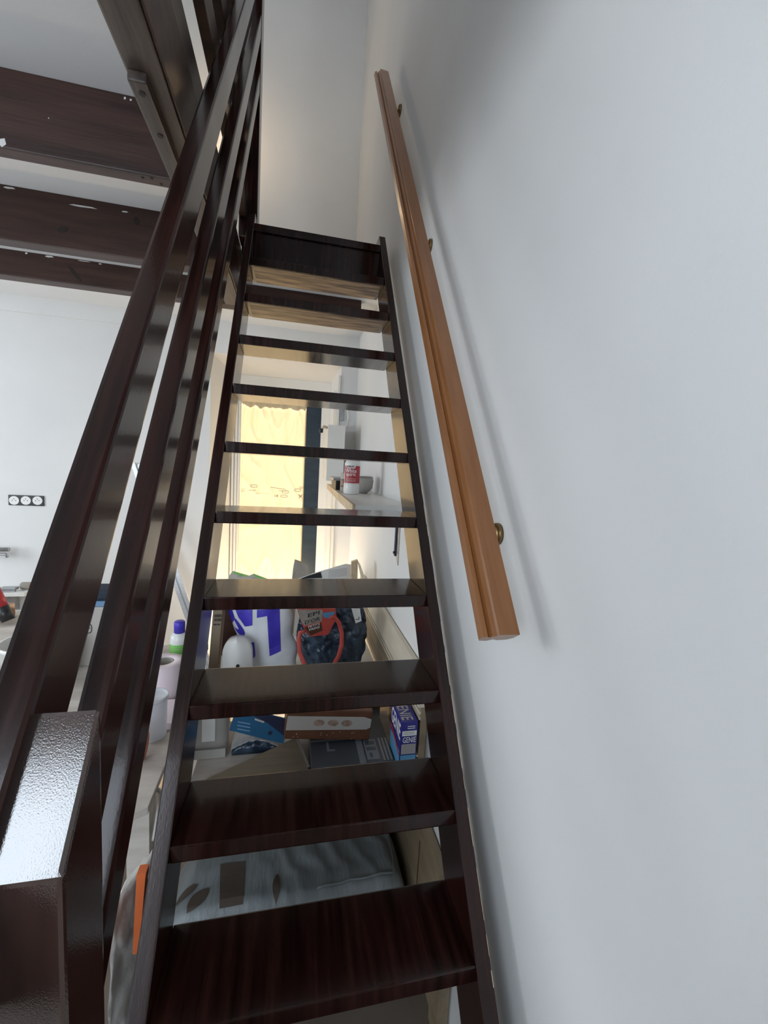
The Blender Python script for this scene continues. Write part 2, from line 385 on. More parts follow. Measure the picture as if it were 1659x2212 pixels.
for i in range(16): polys.append(rect(-0.42 + i * 0.009, 1.322, -0.414 + i * 0.009, 1.325))
polys += [[(-0.035, 1.325), (-0.03, 1.33), (0.0, 1.305), (-0.005, 1.30)], [(-0.03, 1.30), (-0.025, 1.295), (0.002, 1.325), (-0.003, 1.33)]]
bm = flat_bm(polys, onfilm); part('print', bm, GINK, film)['kind'] = 'stuff'
bm = text_bm('18', -0.235, 1.297, -0.205, 1.320, onfilm); part('print', bm, GINK, film)

# ------------------------------------------------------------------ staircase
G_, R_, D_, T_, W_ = 0.14895, 0.20651, 0.180, 0.035, 0.30
h_ = math.hypot(G_, R_); SL = Vector((0, G_, R_)) / h_; NF = Vector((0, -R_, G_)) / h_
def SP(x, s, n): return Vector((x, 0, 0)) + SL * s + NF * n
Z0 = 0.62
stair = thing('staircase', 'steep open-tread staircase of near-black varnished wood against the white wall', 'staircase', (0, 0, 0))
for sgn in (1, -1):
    bm = new(); x = W_ if sgn > 0 else -W_ - 0.032
    yf = lambda z: (z - Z0) / R_ * G_
    prism(bm, [(x, yf(0), 0), (x, yf(2.765), 2.765), (x, yf(2.765) + D_, 2.765), (x, yf(0) + D_, 0)], (0.032, 0, 0), 0.003)
    part('stringer', bm, VARN, stair)
tread_mesh = None
for k in range(-2, 10):
    # nosing slightly eased; a tan sub-part underneath paints in warm reflected light
    y = k * G_; z = Z0 + k * R_
    if k == -3: continue
    bm = new(); box(bm, (-W_, y, z - T_), (W_, y + D_, z), 0.003)
    t = part('tread', bm, VARN, stair)
    if k >= 8:
        bm = new(); box(bm, (-W_ + 0.015, y + 0.006, z - T_ - 0.002), (W_ - 0.015, y + D_ - 0.006, z - T_ + 0.001))
        sub('underside', bm, WARMREFL, t, label='scuffed underside showing bare tan wood')
bm = new()
s_ = -0.05
while s_ < 1.75:
    L = random.uniform(0.02, 0.10); wd = random.uniform(0.0006, 0.0016)
    prism(bm, [SP(0.3315 - wd, s_, 0.3632), SP(0.3315, s_, 0.3632), SP(0.3315, s_ + L, 0.3632), SP(0.3315 - wd, s_ + L, 0.3632)], NF * -0.0006); s_ += L + random.uniform(0.005, 0.06)
part('worn_edge', bm, RAW, stair, label='pale worn line along the edge of the right stringer')['kind'] = 'stuff'
# landing edge between the stringers
yl = 10 * G_; zl = Z0 + 10 * R_
bm = new(); box(bm, (-W_, yl, zl - R_ - 0.02), (W_, yl + 0.035, zl), 0.003); part('landing_riser', bm, VARN, stair)
bm = new(); box(bm, (-W_, yl - 0.012, zl - 0.03), (W_, yl + 0.245, zl + 0.003), 0.003); part('landing_board', bm, VARN, stair)
bm = new(); box(bm, (-0.378, yl + 0.246, 2.57), (XW - 0.002, yl + 0.256, 2.70), 0.002); box(bm, (-0.378, yl + 0.2, 2.65), (-0.333, yl + 0.246, 2.685)); part('landing_edge_board', bm, VARN, stair)
# balustrade: newel, three sloping rails, upper post
bm = new()
prism(bm, [(-0.340, -0.331, 0), (-0.340, -0.262, 0), (-0.340, -0.262, 1.363), (-0.340, -0.331, 1.2675)], (0.090, 0, 0), 0.004)
nw = part('newel_post', bm, VARN_DRIP, stair)
def rail(n0, n1, y0, y1, xa=-0.335, xb=-0.30):
    s = lambda y, n: (y - NF.y * n) / SL.y
    bm = new()
    a, b = SP(xa, s(y0, n0), n0), SP(xa, s(y1, n0), n0); c, d = SP(xa, s(y1, n1), n1), SP(xa, s(y0, n1), n1)
    prism(bm, [a, b, c, d], (xb - xa, 0, 0), 0.005)
    return part('rail', bm, VARN, stair)
rail(1.020, 0.950, -0.46, 1.612)
rail(0.845, 0.783, -0.40, 1.612)
rail(0.700, 0.648, -0.36, 1.612)
bm = new(); box(bm, (-0.385, 1.610, 2.686), (-0.298, 1.715, 5.0), 0.004); part('upper_post', bm, VARN, stair)

# ------------------------------------------------------------------ guard beside the stairwell, on the upper floor
guard = thing('stairwell_guard', 'dark wooden guard boards along the upper edge of the stairwell', 'railing', (-0.365, -1.0, 2.685))
for z0, z1 in ((2.765, 2.865), (2.995, 3.095), (3.225, 3.325)):
    bm = new(); box(bm, (-0.38, -1.0, z0), (-0.35, 1.609, z1), 0.003); part('guard_board', bm, JOIST, guard)
for y in (-0.95, 0.10):
    bm = new(); box(bm, (-0.44, y, 2.685), (-0.38, y + 0.06, 3.36), 0.003); part('guard_post', bm, JOIST, guard)

# ------------------------------------------------------------------ beams under the upper floor
def joist(label, y0, y1, z0, x0=-3.4, x1=-0.46):
    bm = new(); box(bm, (x0, y0, z0), (x1, y1, 2.60), 0.004)
    return tag(obj('ceiling_joist', bm, JOIST), label, 'beam', 'dark joists under the upper floor')
def marks(j, y, knots, chips):
    for x, z, a, b, t in knots:
        pts = [(x + a * math.cos(k * 0.5236) * math.cos(t) - b * math.sin(k * 0.5236) * math.sin(t), y, z + a * math.cos(k * 0.5236) * math.sin(t) + b * math.sin(k * 0.5236) * math.cos(t)) for k in range(12)]
        part('knot', prism(new(), pts, (0, 0.0008, 0)), KNOT, j)
    if chips:
        bm = new()
        for x, z, a, b in chips:
            prism(bm, [(x - a, y, z - b * 0.4), (x - a * 0.3, y, z - b), (x + a, y, z - b * 0.2), (x + a * 0.6, y, z + b), (x - a * 0.7, y, z + b * 0.7)], (0, 0.0008, 0))
        part('paint_chip', bm, WPL, j)['kind'] = 'stuff'
j1 = joist('nearest dark brown ceiling joist, butting into the lengthwise beam', 0.762, 0.808, 2.40)
bm = new()
for a in ((0.775, -0.52, 2.3995), (0.795, -0.50, 2.3995), (0.78, -0.545, 2.3995)):
    lathe(bm, [(0.004, 0), (0.004, 0.002)], (a[1], a[0], a[2] - 0.001), 8)
part('nail_hole', bm, INK, j1)
j2 = joist('middle dark brown ceiling joist with knots, between the other two', 1.345, 1.412, 2.40, -3.4, -0.42)
j3 = joist('farthest ceiling joist, shallow with a rounded lower edge, before the back wall', 1.955, 2.02, 2.487, -3.4, 0.285)
bm = new(); box(bm, (-3.4, 1.948, 2.470), (0.28, 2.028, 2.488), 0.006); part('edge_moulding', bm, JOIST, j3)
marks(j2, 1.3443, [(-1.014, 2.47, 0.022, 0.011, 0.5), (-0.747, 2.548, 0.012, 0.016, 0.2)], [(-0.94, 2.568, 0.05, 0.0035), (-1.192, 2.590, 0.02, 0.004), (-0.79, 2.575, 0.012, 0.003)])
marks(j3, 1.9543, [(-1.244, 2.525, 0.05, 0.010, -0.9)], [(-1.359, 2.592, 0.02, 0.005), (-1.462, 2.592, 0.006, 0.005), (-1.124, 2.592, 0.008, 0.003), (-1.20, 2.594, 0.03, 0.002)])
marks(j1, 0.7613, [], [(-0.883, 2.412, 0.008, 0.012), (-0.584, 2.590, 0.003, 0.004), (-0.569, 2.589, 0.003, 0.003), (-0.548, 2.590, 0.004, 0.003), (-0.773, 2.497, 0.0015, 0.0015), (-0.90, 2.596, 0.012, 0.005)])
tr = thing('trimmer_beam', 'big weathered lengthwise beam with pegged packing strip along the stairwell', 'beam', (-0.42, 0.1, 2.40))
bm = new(); box(bm, (-0.46, -1.2, 2.40), (-0.385, 1.74, 2.685), 0.004); part('beam', bm, BEAMY, tr)
bm = new(); box(bm, (-0.384, -1.2, 2.405), (-0.378, 1.60, 2.575), 0.002); part('facing_board', bm, JOIST, tr)
bm = new(); box(bm, (-0.456, 0.405, 2.378), (-0.418, 0.762, 2.3995), 0.004); pk = part('packing_strip', bm, BEAMY, tr)
for x, y in ((-0.436, 0.435), (-0.434, 0.555)):
    bm = new(); lathe(bm, [(0.007, 0), (0.007, 0.004)], (x, y, 2.3765), 12); sub('peg_hole', bm, INK, pk)

# ------------------------------------------------------------------ handrail on the right wall
hr = thing('wall_handrail', 'honey brown moulded wooden handrail fixed up the white wall beside the stairs', 'handrail', (0.33, 0.1, 1.45))
prof = [(0.334, 0.755), (0.292, 0.757), (0.289, 0.748), (0.283, 0.745), (0.279, 0.738), (0.274, 0.745), (0.266, 0.742), (0.262, 0.728), (0.268, 0.716),
        (0.285, 0.712), (0.295, 0.722), (0.306, 0.714), (0.325, 0.716), (0.334, 0.728)]
s0 = (0.008 - NF.y * 0.755) / SL.y; s1 = (1.72 - NF.y * 0.755) / SL.y
bm = new(); prism(bm, [SP(x, s0, n) for x, n in prof], SL * (s1 - s0)); part('rail', bm, HONEY, hr)
for yb, zb in ((0.227, 1.456), (0.932, 2.433), (1.620, 3.421)):
    bm = new(); lathe(bm, [(0.026, 0.0), (0.026, 0.008), (0.019, 0.014)], (XW, yb, zb), 20, 'X')
    for v in bm.verts: v.co.x = 2 * XW - v.co.x
    br = part('bracket', bm, BRASS, hr, True)
    bm = new(); tube(bm, [(XW - 0.008, yb, zb), (XW - 0.03, yb, zb - 0.012), (0.325, yb + 0.01, zb - 0.004), (0.315, yb + 0.012, zb + 0.016)], 0.007); sub('arm', bm, BRASS, br, True)

# ------------------------------------------------------------------ triple socket on the back wall
so_ = thing('socket_outlet', 'triple wall socket with black plate and round white inserts', 'socket', (-1.888, YB, 1.236))
bm = new(); box(bm, (-1.996, YB - 0.010, 1.200), (-1.784, YB, 1.272), 0.004); part('plate', bm, BLACK, so_)
for k in range(3):
    x = -1.96 + k * 0.070; z = 1.234 + 0.002 * k
    bm = new(); lathe(bm, [(0.030, -0.013), (0.030, -0.009), (0.026, -0.009), (0.024, -0.005)][::-1], (x, YB, z), 24, 'Y'); s = part('socket', bm, WPL, so_)
    bm = new()
    for dx, dz in ((-0.010, 0), (0.010, 0), (0, 0.012)): lathe(bm, [(0.003, -0.0135), (0.003, -0.010)], (x + dx, YB, z + dz), 8, 'Y')
    sub('pin_hole', bm, INK, s)

# ------------------------------------------------------------------ ledge, cupboard and bottles on the right wall behind the stairs
ld = thing('wall_ledge', 'narrow white ledge with raw wooden front edge along the wall behind the stairs', 'shelf', (0.29, 1.7, 1.45))
bm = new(); prism(bm, [(0.150, 0.90, 1.428), (0.196, YB, 1.428), (XW, YB, 1.428), (XW, 0.90, 1.428)], (0, 0, 0.022)); part('board', bm, WHITEP, ld)
bm = new(); prism(bm, [(0.138, 0.90, 1.41), (0.150, 0.90, 1.41), (0.196, YB, 1.41), (0.184, YB, 1.41)], (0, 0, 0.042), 0.003); part('front_edge', bm, RAW, ld)
cb = thing('wall_cabinet', 'slim white box cabinet hung beside the blue door', 'cabinet', (0.21, 2.5, 1.5))
bm = new(); box(bm, (0.148, 2.365, 1.490), (0.268, YB, 1.880), 0.004); part('body', bm, WHITEP, cb)
bm = new(); box(bm, (0.146, 2.350, 1.486), (0.270, 2.363, 1.884), 0.003); dr = part('front', bm, WHITEP, cb)
bm = new(); tube(bm, [(0.140, 2.37, 1.862), (0.118, 2.355, 1.868), (0.104, 2.35, 1.852)], 0.011); part('cable', bm, CREAMW, cb, True)
bm = new(); lathe(bm, [(0.010, 0), (0.014, 0.006), (0.014, 0.026), (0.009, 0.030)], (0.098, 2.345, 1.822), 12); part('plug', bm, BLACK, cb, True)
hk = thing('window_catch', 'pale metal catch and lever on the wall above the white cabinet', 'catch', (0.29, YB, 1.98))
bm = new(); box(bm, (0.262, YB - 0.016, 1.952), (0.290, YB, 2.050), 0.004); part('plate', bm, STEEL, hk)
bm = new(); tube(bm, [(0.285, YB - 0.02, 2.045), (0.318, YB - 0.045, 2.035), (0.326, YB - 0.05, 1.97), (0.312, YB - 0.03, 1.905), (0.296, YB - 0.006, 1.900)], 0.008); part('lever', bm, WHITEP, hk, True)

ws = thing('solvent_bottle', 'white plastic bottle with red label reading White spirit on the ledge', 'bottle', (0.219, 1.53, 1.45))
bx, by, bz = 0.219, 1.535, 1.4505
RB = 0.0415
bm = new(); lathe(bm, [(0.036, 0), (RB, 0.005), (RB, 0.052), (RB - 0.002, 0.056), (RB - 0.002, 0.150), (RB - 0.001, 0.155), (RB - 0.002, 0.163), (0.030, 0.180), (0.016, 0.189), (0.016, 0.196)], (bx, by, bz), 32)
part('body', bm, WPL, ws, True)
bm = new(); lathe(bm, [(0.019, 0.190), (0.020, 0.192), (0.020, 0.208), (0.018, 0.210)], (bx, by, bz), 20); part('cap', bm, REDL, ws, True)
bm = new(); n = 40
for i in range(n):
    a0 = math.radians(-160 + 140 * 1.0 * i / n); a1 = math.radians(-160 + 140 * (i + 1) / n)
    q = [(a0, 0.060), (a1, 0.060), (a1, 0.150), (a0, 0.150)]
    bm.faces.new([bm.verts.new((bx + (RB + 0.0004) * math.cos(a), by + (RB + 0.0004) * math.sin(a), bz + z)) for a, z in q])
lab = part('label', bm, RINK, ws, True, 'red wrap label')
def cyl(u, v, r=RB + 0.0012): a = -math.pi / 2 + u / RB; return Vector((bx + r * math.cos(a), by + r * math.sin(a), bz + v))
uo = -0.008
bm = flat_bm([[(uo - 0.036, 0.152), (uo + 0.022, 0.152), (uo + 0.016, 0.136), (uo - 0.028, 0.136)]], lambda u, v: cyl(u, v, RB + 0.0008), 3); sub('logo_panel', bm, WINK, lab)
sub('lettering', text_bm('onyx', uo - 0.026, 0.138, uo + 0.012, 0.150, cyl), INK, lab)
sub('lettering', text_bm('White', uo - 0.034, 0.114, uo + 0.026, 0.134, cyl), WINK, lab)
sub('lettering', text_bm('spirit', uo - 0.030, 0.092, uo + 0.022, 0.113, cyl), WINK, lab)
for k, zz in enumerate((0.082, 0.074, 0.068)): sub('fine_print', flat_bm([rect(uo - 0.034, zz, uo + 0.024, zz + 0.0022)], cyl, 4), BEIGE, lab)
bt = thing('black_tray', 'crumpled black plastic tray lying on the ledge under the white cabinet', 'tray', (0.23, 1.95, 1.45))
bm = new(); prism(bm, [(0.168, 1.86, 1.452), (0.165, 2.10, 1.452), (0.33, 2.12, 1.452), (0.33, 1.88, 1.452)], (0, 0, 0.055), 0.008); part('body', bm, BLACK, bt)
bm = new(); prism(bm, [(0.150, 1.84, 1.507), (0.150, 2.12, 1.507), (0.345, 2.14, 1.507), (0.345, 1.86, 1.507)], (0, 0, 0.018), 0.006); part('rim', bm, STEEL, bt)
cn = thing('cream_tin', 'small cream tin with printed wrap tucked behind the white solvent bottle', 'tin', (0.205, 1.68, 1.45))
bm = new(); lathe(bm, [(0.030, 0), (0.030, 0.105), (0.028, 0.108)], (0.205, 1.68, 1.4505), 24); part('body', bm, CREAMC, cn, True)
bm = new(); lathe(bm, [(0.0304, 0.03), (0.0304, 0.075)], (0.205, 1.68, 1.4505), 24); part('label', bm, NUT, cn, True)
dk = tag(obj('glass_dish', lathe(new(), [(0.02, 0), (0.05, 0.03), (0.055, 0.07), (0.050, 0.095), (0.045, 0.07), (0.018, 0.008)], (0.305, 1.66, 1.4505), 24), MILK, None, True), 'rounded pale dish half hidden on the right of the solvent bottle', 'dish')
bl = thing('hand_saw_blade', 'narrow dark steel blade hanging flat on the wall below the ledge', 'blade', (XW, 1.15, 1.2))
bm = new(); prism(bm, [(XW - 0.004, 1.17, 1.405), (XW - 0.004, 1.118, 1.405), (XW - 0.004, 1.114, 1.165), (XW - 0.004, 1.160, 1.20)], (0.004, 0, 0)); part('blade', bm, STEEL, bl)
bm = new(); box(bm, (XW - 0.010, 1.150, 1.20), (XW - 0.004, 1.172, 1.405)); part('spine', bm, DENIM, bl)
for z in (1.215, 1.375):
    bm = new(); lathe(bm, [(0.006, 0), (0.006, 0.014)], (XW - 0.016, 1.161, z), 10, 'X'); part('screw', bm, INK, bl)

# ------------------------------------------------------------------ long moulded panel leaning on the right wall
pn = thing('moulded_panel', 'long old door lying on edge along the wall with cream cap and ribbed mouldings', 'panel', (0.37, 1.0, 0.0))
y0, y1 = 0.60, 1.95
bm = new(); box(bm, (0.362, 0.60, 0.0), (0.385, y1, 0.80)); box(bm, (0.362, 0.27, 0.0), (0.385, 0.60, 0.46)); part('board', bm, PANEL, pn)
bm = new(); prism(bm, [(0.352, y0, 0.80), (0.352, y0, 0.835), (0.366, y0, 0.905), (0.385, y0, 0.905), (0.385, y0, 0.80)], (0, y1 - y0, 0)); part('cap', bm, CREAMW, pn)
for z in (0.775, 0.755, 0.62):
    bm = new(); box(bm, (0.355, y0, z), (0.363, y1, z + 0.009), 0.002); part('moulding', bm, CREAMW, pn)
bm = new(); box(bm, (0.352, 0.27, 0.0), (0.363, 0.33, 0.46), 0.002); part('end_stile', bm, PANEL, pn)
bm = new(); box(bm, (0.3605, 0.52, 0.20), (0.3625, 0.525, 0.38)); part('crack', bm, BROWND, pn)

# ------------------------------------------------------------------ supports under the stairs
tb = thing('low_table', 'low white table under the stairs carrying the shopping bags', 'table', (0, 1.6, 0.62))
bm = new(); box(bm, (-0.43, 1.05, 0.592), (0.345, 2.25, 0.62), 0.003); part('tabletop', bm, WHITEP, tb)
for x in (-0.42, 0.30):
    for y in (1.07, 2.19):
        bm = new(); box(bm, (x, y, 0), (x + 0.035, y + 0.035, 0.592)); part('leg', bm, WHITEP, tb)
ct = thing('cardboard_crate', 'big plain cardboard carton standing on the floor behind the grey cushion', 'box', (0, 0.9, 0))
bm = new(); box(bm, (-0.38, 0.81, 0.0), (0.34, 1.03, 0.505), 0.003); part('carton', bm, CARDL, ct)
bm = new(); prism(bm, [(-0.38, 0.808, 0.18), (-0.10, 0.808, 0.30), (-0.10, 0.808, 0.50), (-0.38, 0.808, 0.50)], (0, -0.004, 0)); part('flap', bm, CARDL, ct)
bm = new(); box(bm, (-0.345, 0.803, 0.17), (-0.341, 0.805, 0.50)); part('slot', bm, BROWND, ct)
sb = tag(obj('plank_shelf', box(new(), (-0.385, 0.575, 0.506), (0.350, 1.03, 0.530), 0.002), WORK), 'loose plank laid across the carton, holding the boxes behind the stairs', 'plank')

# ------------------------------------------------------------------ cushion behind the lowest visible tread
def cush_fn(u, v):
    # u along x, v = 0 front lower edge ... 1 rear
    x = -0.43 + u * 0.775; e = 0.10
    cu_ = min(u, 1 - u) / 0.10; cv_ = min(v, 1 - v) / 0.16
    rr = 1.0
    if cu_ < 1: rr *= math.sqrt(max(0, 1 - (1 - cu_) ** 2)) * 0.7 + 0.3
    if cv_ < 1: rr *= math.sqrt(max(0, 1 - (1 - cv_) ** 2)) * 0.7 + 0.3
    y = 0.535 + v * 0.26
    if u > 0.90: y = 0.665 + (y - 0.665) * (1 - 0.14 * ((u - 0.9) / 0.1) ** 2)
    wr = 0.0
    if 0.3 < u < 0.97:
        wr = 0.010 * (abs(math.sin((u * 30 + v * 5 + 1.2 * noise.noise(Vector((u * 9, v * 4, 0)))))) ** 3) * min(1, (u - 0.3) / 0.2) * (0.4 + 0.6 * v)
    return Vector((x, y, 0.08 + 0.135 * rr + wr + 0.006 * noise.noise(Vector((u * 6, v * 4, 3)))))
cs = thing('seat_cushion', 'silver grey quilted cushion with brown leaf print lying behind the lower treads', 'cushion', (0, 0.66, 0.08))
bm = new(); shell(bm, cush_fn, 120, 26, lambda u, v: Vector((0, 0, 0.08 - cush_fn(u, v).z))); part('body', bm, CUSH, cs, True)
bm = new(); tube(bm, [cush_fn(u, v) + Vector((0, 0, 0.003)) for u, v in [(0.6 + 0.33 * i / 12, 0.13 + 0.004 * i) for i in range(13)] + [(0.94, 0.22), (0.952, 0.4), (0.955, 0.7), (0.955, 0.95)]], 0.0035, 6); part('piping', bm, CUSH, cs, True)
def oncush(u, v):
    p = cush_fn((u + 0.43) / 0.775, (v - 0.535) / 0.26); return p + Vector((0, 0, 0.0035))
def leaf_poly(cx, cy, L, wd, a):
    out = []
    for i in range(9): t = i / 8; out.append((t * L, wd * math.sin(math.pi * t) ** 0.8))
    for i in range(7, 0, -1): t = i / 8; out.append((t * L, -wd * 0.8 * math.sin(math.pi * t) ** 0.8))
    return [(cx + x * math.cos(a) - y * math.sin(a), cy + x * math.sin(a) + y * math.cos(a)) for x, y in out]
for lp in (leaf_poly(-0.095, 0.552, 0.085, 0.014, 1.55), leaf_poly(-0.36, 0.560, 0.085, 0.024, 0.9), leaf_poly(-0.405, 0.60, 0.075, 0.016, 0.6)): part('leaf_print', flat_bm([lp], oncush, 3), LEAF, cs)
bm = flat_bm([[(-0.265, 0.56), (-0.195, 0.56), (-0.205, 0.70), (-0.285, 0.70)]], oncush, 6); part('printed_band', bm, LEAF, cs, label='brown printed band across the cushion')
tag(obj('flat_carton', box(new(), (-0.43, 0.50, 0.0), (0.34, 0.80, 0.079), 0.002), CARDL), 'flat grey carton on the floor underneath the cushion', 'box')

# ------------------------------------------------------------------ boxes and packs between treads, on the plank
gn = thing('detergent_box', 'tall dark blue detergent box with white lettering beside the wall', 'box', (0.32, 0.63, 0.53))
gx0, gx1, gy0, gy1, gz0, gz1 = 0.291, 0.347, 0.580, 0.715, 0.531, 0.765
bm = new(); box(bm, (gx0, gy0, gz0), (gx1, gy1, gz1), 0.001); gb = part('carton', bm, GENB, gn)
F = PY(gy0 - 0.0008)
sub('label', flat_bm([rect(0.2945, 0.716, 0.3445, 0.734)], F), WINK, gb); sub('label', flat_bm([rect(0.2945, 0.652, 0.3435, 0.687)], F), BEIGE, gb)
sub('label', flat_bm([rect(0.2925, 0.600, 0.345, 0.648)], F), SKYB, gb)
sub('lettering', text_bm('GENIE', 0.2975, 0.692, 0.3435, 0.712, F), WINK, gb, label='white lettering')
for zz in (0.748, 0.741): sub('fine_print', flat_bm([rect(0.312, zz, 0.338, zz + 0.003)], F), WINK, gb)
for zz in (0.7275, 0.722): sub('fine_print', flat_bm([rect(0.300, zz, 0.335, zz + 0.0015)], PY(gy0 - 0.0012)), GINK, gb)
for k in range(6): sub('fine_print', flat_bm([rect(0.298, 0.657 + 0.005 * k, 0.340, 0.6585 + 0.005 * k)], PY(gy0 - 0.0012)), GREYL, gb)
TOPF = lambda u, v: Vector((gx1 - 0.008 - v, gy0 + u, gz1 + 0.0008))
sub('lettering', text_bm('GENIE', 0.008, 0.0, 0.125, 0.040, lambda u, v: Vector((gx1 - 0.052 + v, gy1 - u, gz1 + 0.0008))), BEIGE, gb)
SIDE = lambda u, v: Vector((gx0 - 0.0008, gy1 - u, v))
sub('label', flat_bm([rect(0.004, 0.535, 0.130, 0.660)], SIDE), SKYB, gb)
sub('label', flat_bm([[(0.006, 0.672), (0.128, 0.640), (0.128, 0.652), (0.006, 0.690)]], lambda u, v: SIDE(u, v) - Vector((0.0004, 0, 0))), RINK, gb)
sub('lettering', text_bm('GENIE', 0.006, 0.695, 0.128, 0.752, SIDE), WINK, gb)

db = thing('tool_box', 'flat charcoal printed carton with grey picture lying under the bread pack', 'box', (0.15, 0.78, 0.53))
def DM(u, v): return Vector((0.006 + u * 0.278 + 0.0, 0.622 + v * 0.30, 0.601))
bm = new(); box(bm, (0.006, 0.622, 0.531), (0.286, 0.93, 0.600), 0.002); dbo = part('carton', bm, GREYB, db)
sub('print', flat_bm([rect(0.0, 0.43, 0.62, 0.47), rect(0.58, 0.0, 0.66, 0.47), rect(0.20, 0.28, 0.23, 0.42), rect(0.20, 0.25, 0.30, 0.28)], DM), GREYL, dbo)['kind'] = 'stuff'
sub('print', flat_bm([rect(0.68, 0.05, 0.84, 0.40)], DM), GREYL, dbo)
sub('print', flat_bm([rect(0.70, 0.30, 0.82, 0.37), rect(0.70, 0.20, 0.82, 0.26), rect(0.72, 0.08, 0.76, 0.16)], lambda u, v: DM(u, v) + Vector((0, 0, 0.0005))), GREYB, dbo)['kind'] = 'stuff'
for k in range(3):
    u = 0.88 + 0.045 * k
    sub('fine_print', flat_bm([rect(u, 0.02 + 0.022 * i, u + 0.022, 0.036 + 0.022 * i) for i in range(18)], DM), BEIGE, dbo)['kind'] = 'stuff'

bp_ = thing('biscuit_pack', 'brown pack with cream band and three nut pictures on the charcoal carton', 'packet', (0.07, 0.82, 0.60))
def bfront(u, v): return Vector((u, 0.728 + 0.9 * max(0, u - 0.16) ** 1.3, v))
bm = new(); box(bm, (-0.085, 0.735, 0.6185), (0.222, 0.92, 0.730), 0.006, Matrix.Translation((0.07, 0.8, 0.66)) @ Matrix.Rotation(0.10, 4, 'Y') @ Matrix.Translation((-0.07, -0.8, -0.66))); bb = part('carton', bm, BROWNW, bp_)
BR = Matrix.Translation((0.07, 0.8, 0.66)) @ Matrix.Rotation(0.10, 4, 'Y') @ Matrix.Translation((-0.07, -0.8, -0.66))
FR = lambda u, v: BR @ Vector((u, 0.7335, v))
sub('band', flat_bm([[(-0.082, 0.653), (0.205, 0.660), (0.219, 0.668), (0.219, 0.700), (0.19, 0.708), (-0.082, 0.706)]], FR), CREAMC, bb, label='cream printed band')
for u in (0.030, 0.080, 0.130):
    pts = [(u + 0.020 * math.cos(t * 0.5236), 0.683 + 0.012 * math.sin(t * 0.5236)) for t in range(12)]
    sub('nut_print', flat_bm([pts], lambda a, b: FR(a, b) - Vector((0, 0.0006, 0))), NUT, bb)
sub('speckle', flat_bm([rect(x, z, x + 0.003, z + 0.003) for x, z in [(random.uniform(-0.06, 0.2), random.uniform(0.61, 0.648)) for _ in range(14)]], FR), CREAMC, bb)['kind'] = 'stuff'
tag(obj('kraft_carton', box(new(), (0.232, 0.935, 0.531), (0.300, 1.00, 0.630), 0.002), CARD), 'small tan kraft carton behind the right end of the biscuit pack', 'box')

cf_ = thing('cardboard_flap', 'flat sheet of grey-brown cardboard with folded right edge lying behind the stairs', 'cardboard', (-0.18, 0.68, 0.53))
bm = new(); prism(bm, [(-0.375, 0.585, 0.533), (-0.358, 0.672, 0.545), (-0.045, 0.842, 0.560), (-0.003, 0.69, 0.548), (0.0, 0.60, 0.540)], (0, 0, 0.004)); part('sheet', bm, CARD, cf_)
bm = new(); prism(bm, [(-0.045, 0.842, 0.566), (-0.036, 0.838, 0.566), (0.004, 0.69, 0.555), (-0.005, 0.69, 0.555)], (0, 0, 0.003)); part('folded_edge', bm, CARDL, cf_)

jg = thing('milky_canister', 'rounded milky plastic canister with moulded recess beside the left stringer', 'canister', (-0.33, 0.86, 0.53))
bm = new(); box(bm, (-0.412, 0.81, 0.565), (-0.284, 0.905, 0.79), 0.03); jb = part('body', bm, MILK, jg, True)
bm = new(); box(bm, (-0.370, 0.806, 0.60), (-0.325, 0.812, 0.70), 0.0025); sub('moulded_panel', bm, WPL, jb)
bm = new(); lathe(bm, [(0.02, 0.785), (0.02, 0.815), (0.018, 0.817)], (-0.375, 0.85, 0), 16); part('cap', bm, WPL, jg, True)
bm = new(); box(bm, (-0.405, 0.81, 0.531), (-0.29, 0.90, 0.566), 0.004); part('base', bm, MILK, jg)

bk = thing('hanging_pack', 'blue and navy header card stapled to a clear bag of dark screws', 'packet', (-0.17, 0.9, 0.56))
K = lambda u, v: Vector((-0.0875 + (u + 0.0875) * 0.93, 0.79 + (v - 0.55) * 0.15, 1.593 - (1.593 - v) * 0.93))
bm = new(); prism(bm, [K(-0.291, 0.574), K(-0.089, 0.508), K(-0.064, 0.595), K(-0.20, 0.640), K(-0.275, 0.632)], (0, 0.003, 0)); kc = part('header_card', bm, CYANC, bk)
k2 = lambda u, v: K(u, v) - Vector((0, 0.0008, 0))
sub('navy_panel', flat_bm([[(-0.066, 0.593), (-0.20, 0.639), (-0.225, 0.634), (-0.15, 0.590), (-0.082, 0.533)]], k2), NAVYC, kc, label='navy printed corner')
k3 = lambda u, v: K(u, v) - Vector((0, 0.0014, 0))
sub('hang_hole', flat_bm([[(-0.200, 0.606), (-0.165, 0.592), (-0.163, 0.598), (-0.198, 0.612)]], k3), CREAMC, kc)
sub('logo', flat_bm(pill(-0.172, 0.566, 0.009, 0.008, 0.002), k3), CYANC, kc)
sub('logo', flat_bm([[(-0.14 + 0.008 * math.cos(t), 0.553 + 0.008 * math.sin(t)) for t in [i * 0.63 for i in range(10)]]], k3), NAVYC, kc)
for q in range(3): sub('fine_print', flat_bm([[(-0.262, 0.602 - 0.013 * q), (-0.215, 0.590 - 0.013 * q), (-0.215, 0.594 - 0.013 * q), (-0.262, 0.606 - 0.013 * q)]], k3), TEAL, kc)
def scr(u, v): x = -0.270 + 0.160 * u; return Vector((x, 0.815 + 0.06 * v, 0.5335 + 0.014 + 0.035 * math.sin(math.pi * u) ** 0.6 * math.sin(math.pi * (0.1 + 0.85 * v)) + 0.012 * noise.noise(Vector((u * 9, v * 7, 2)))))
bm = new(); shell(bm, scr, 24, 12, lambda u, v: Vector((0, 0, 0.5335 - scr(u, v).z))); part('dark_contents', bm, NAVYBAG, bk, True)
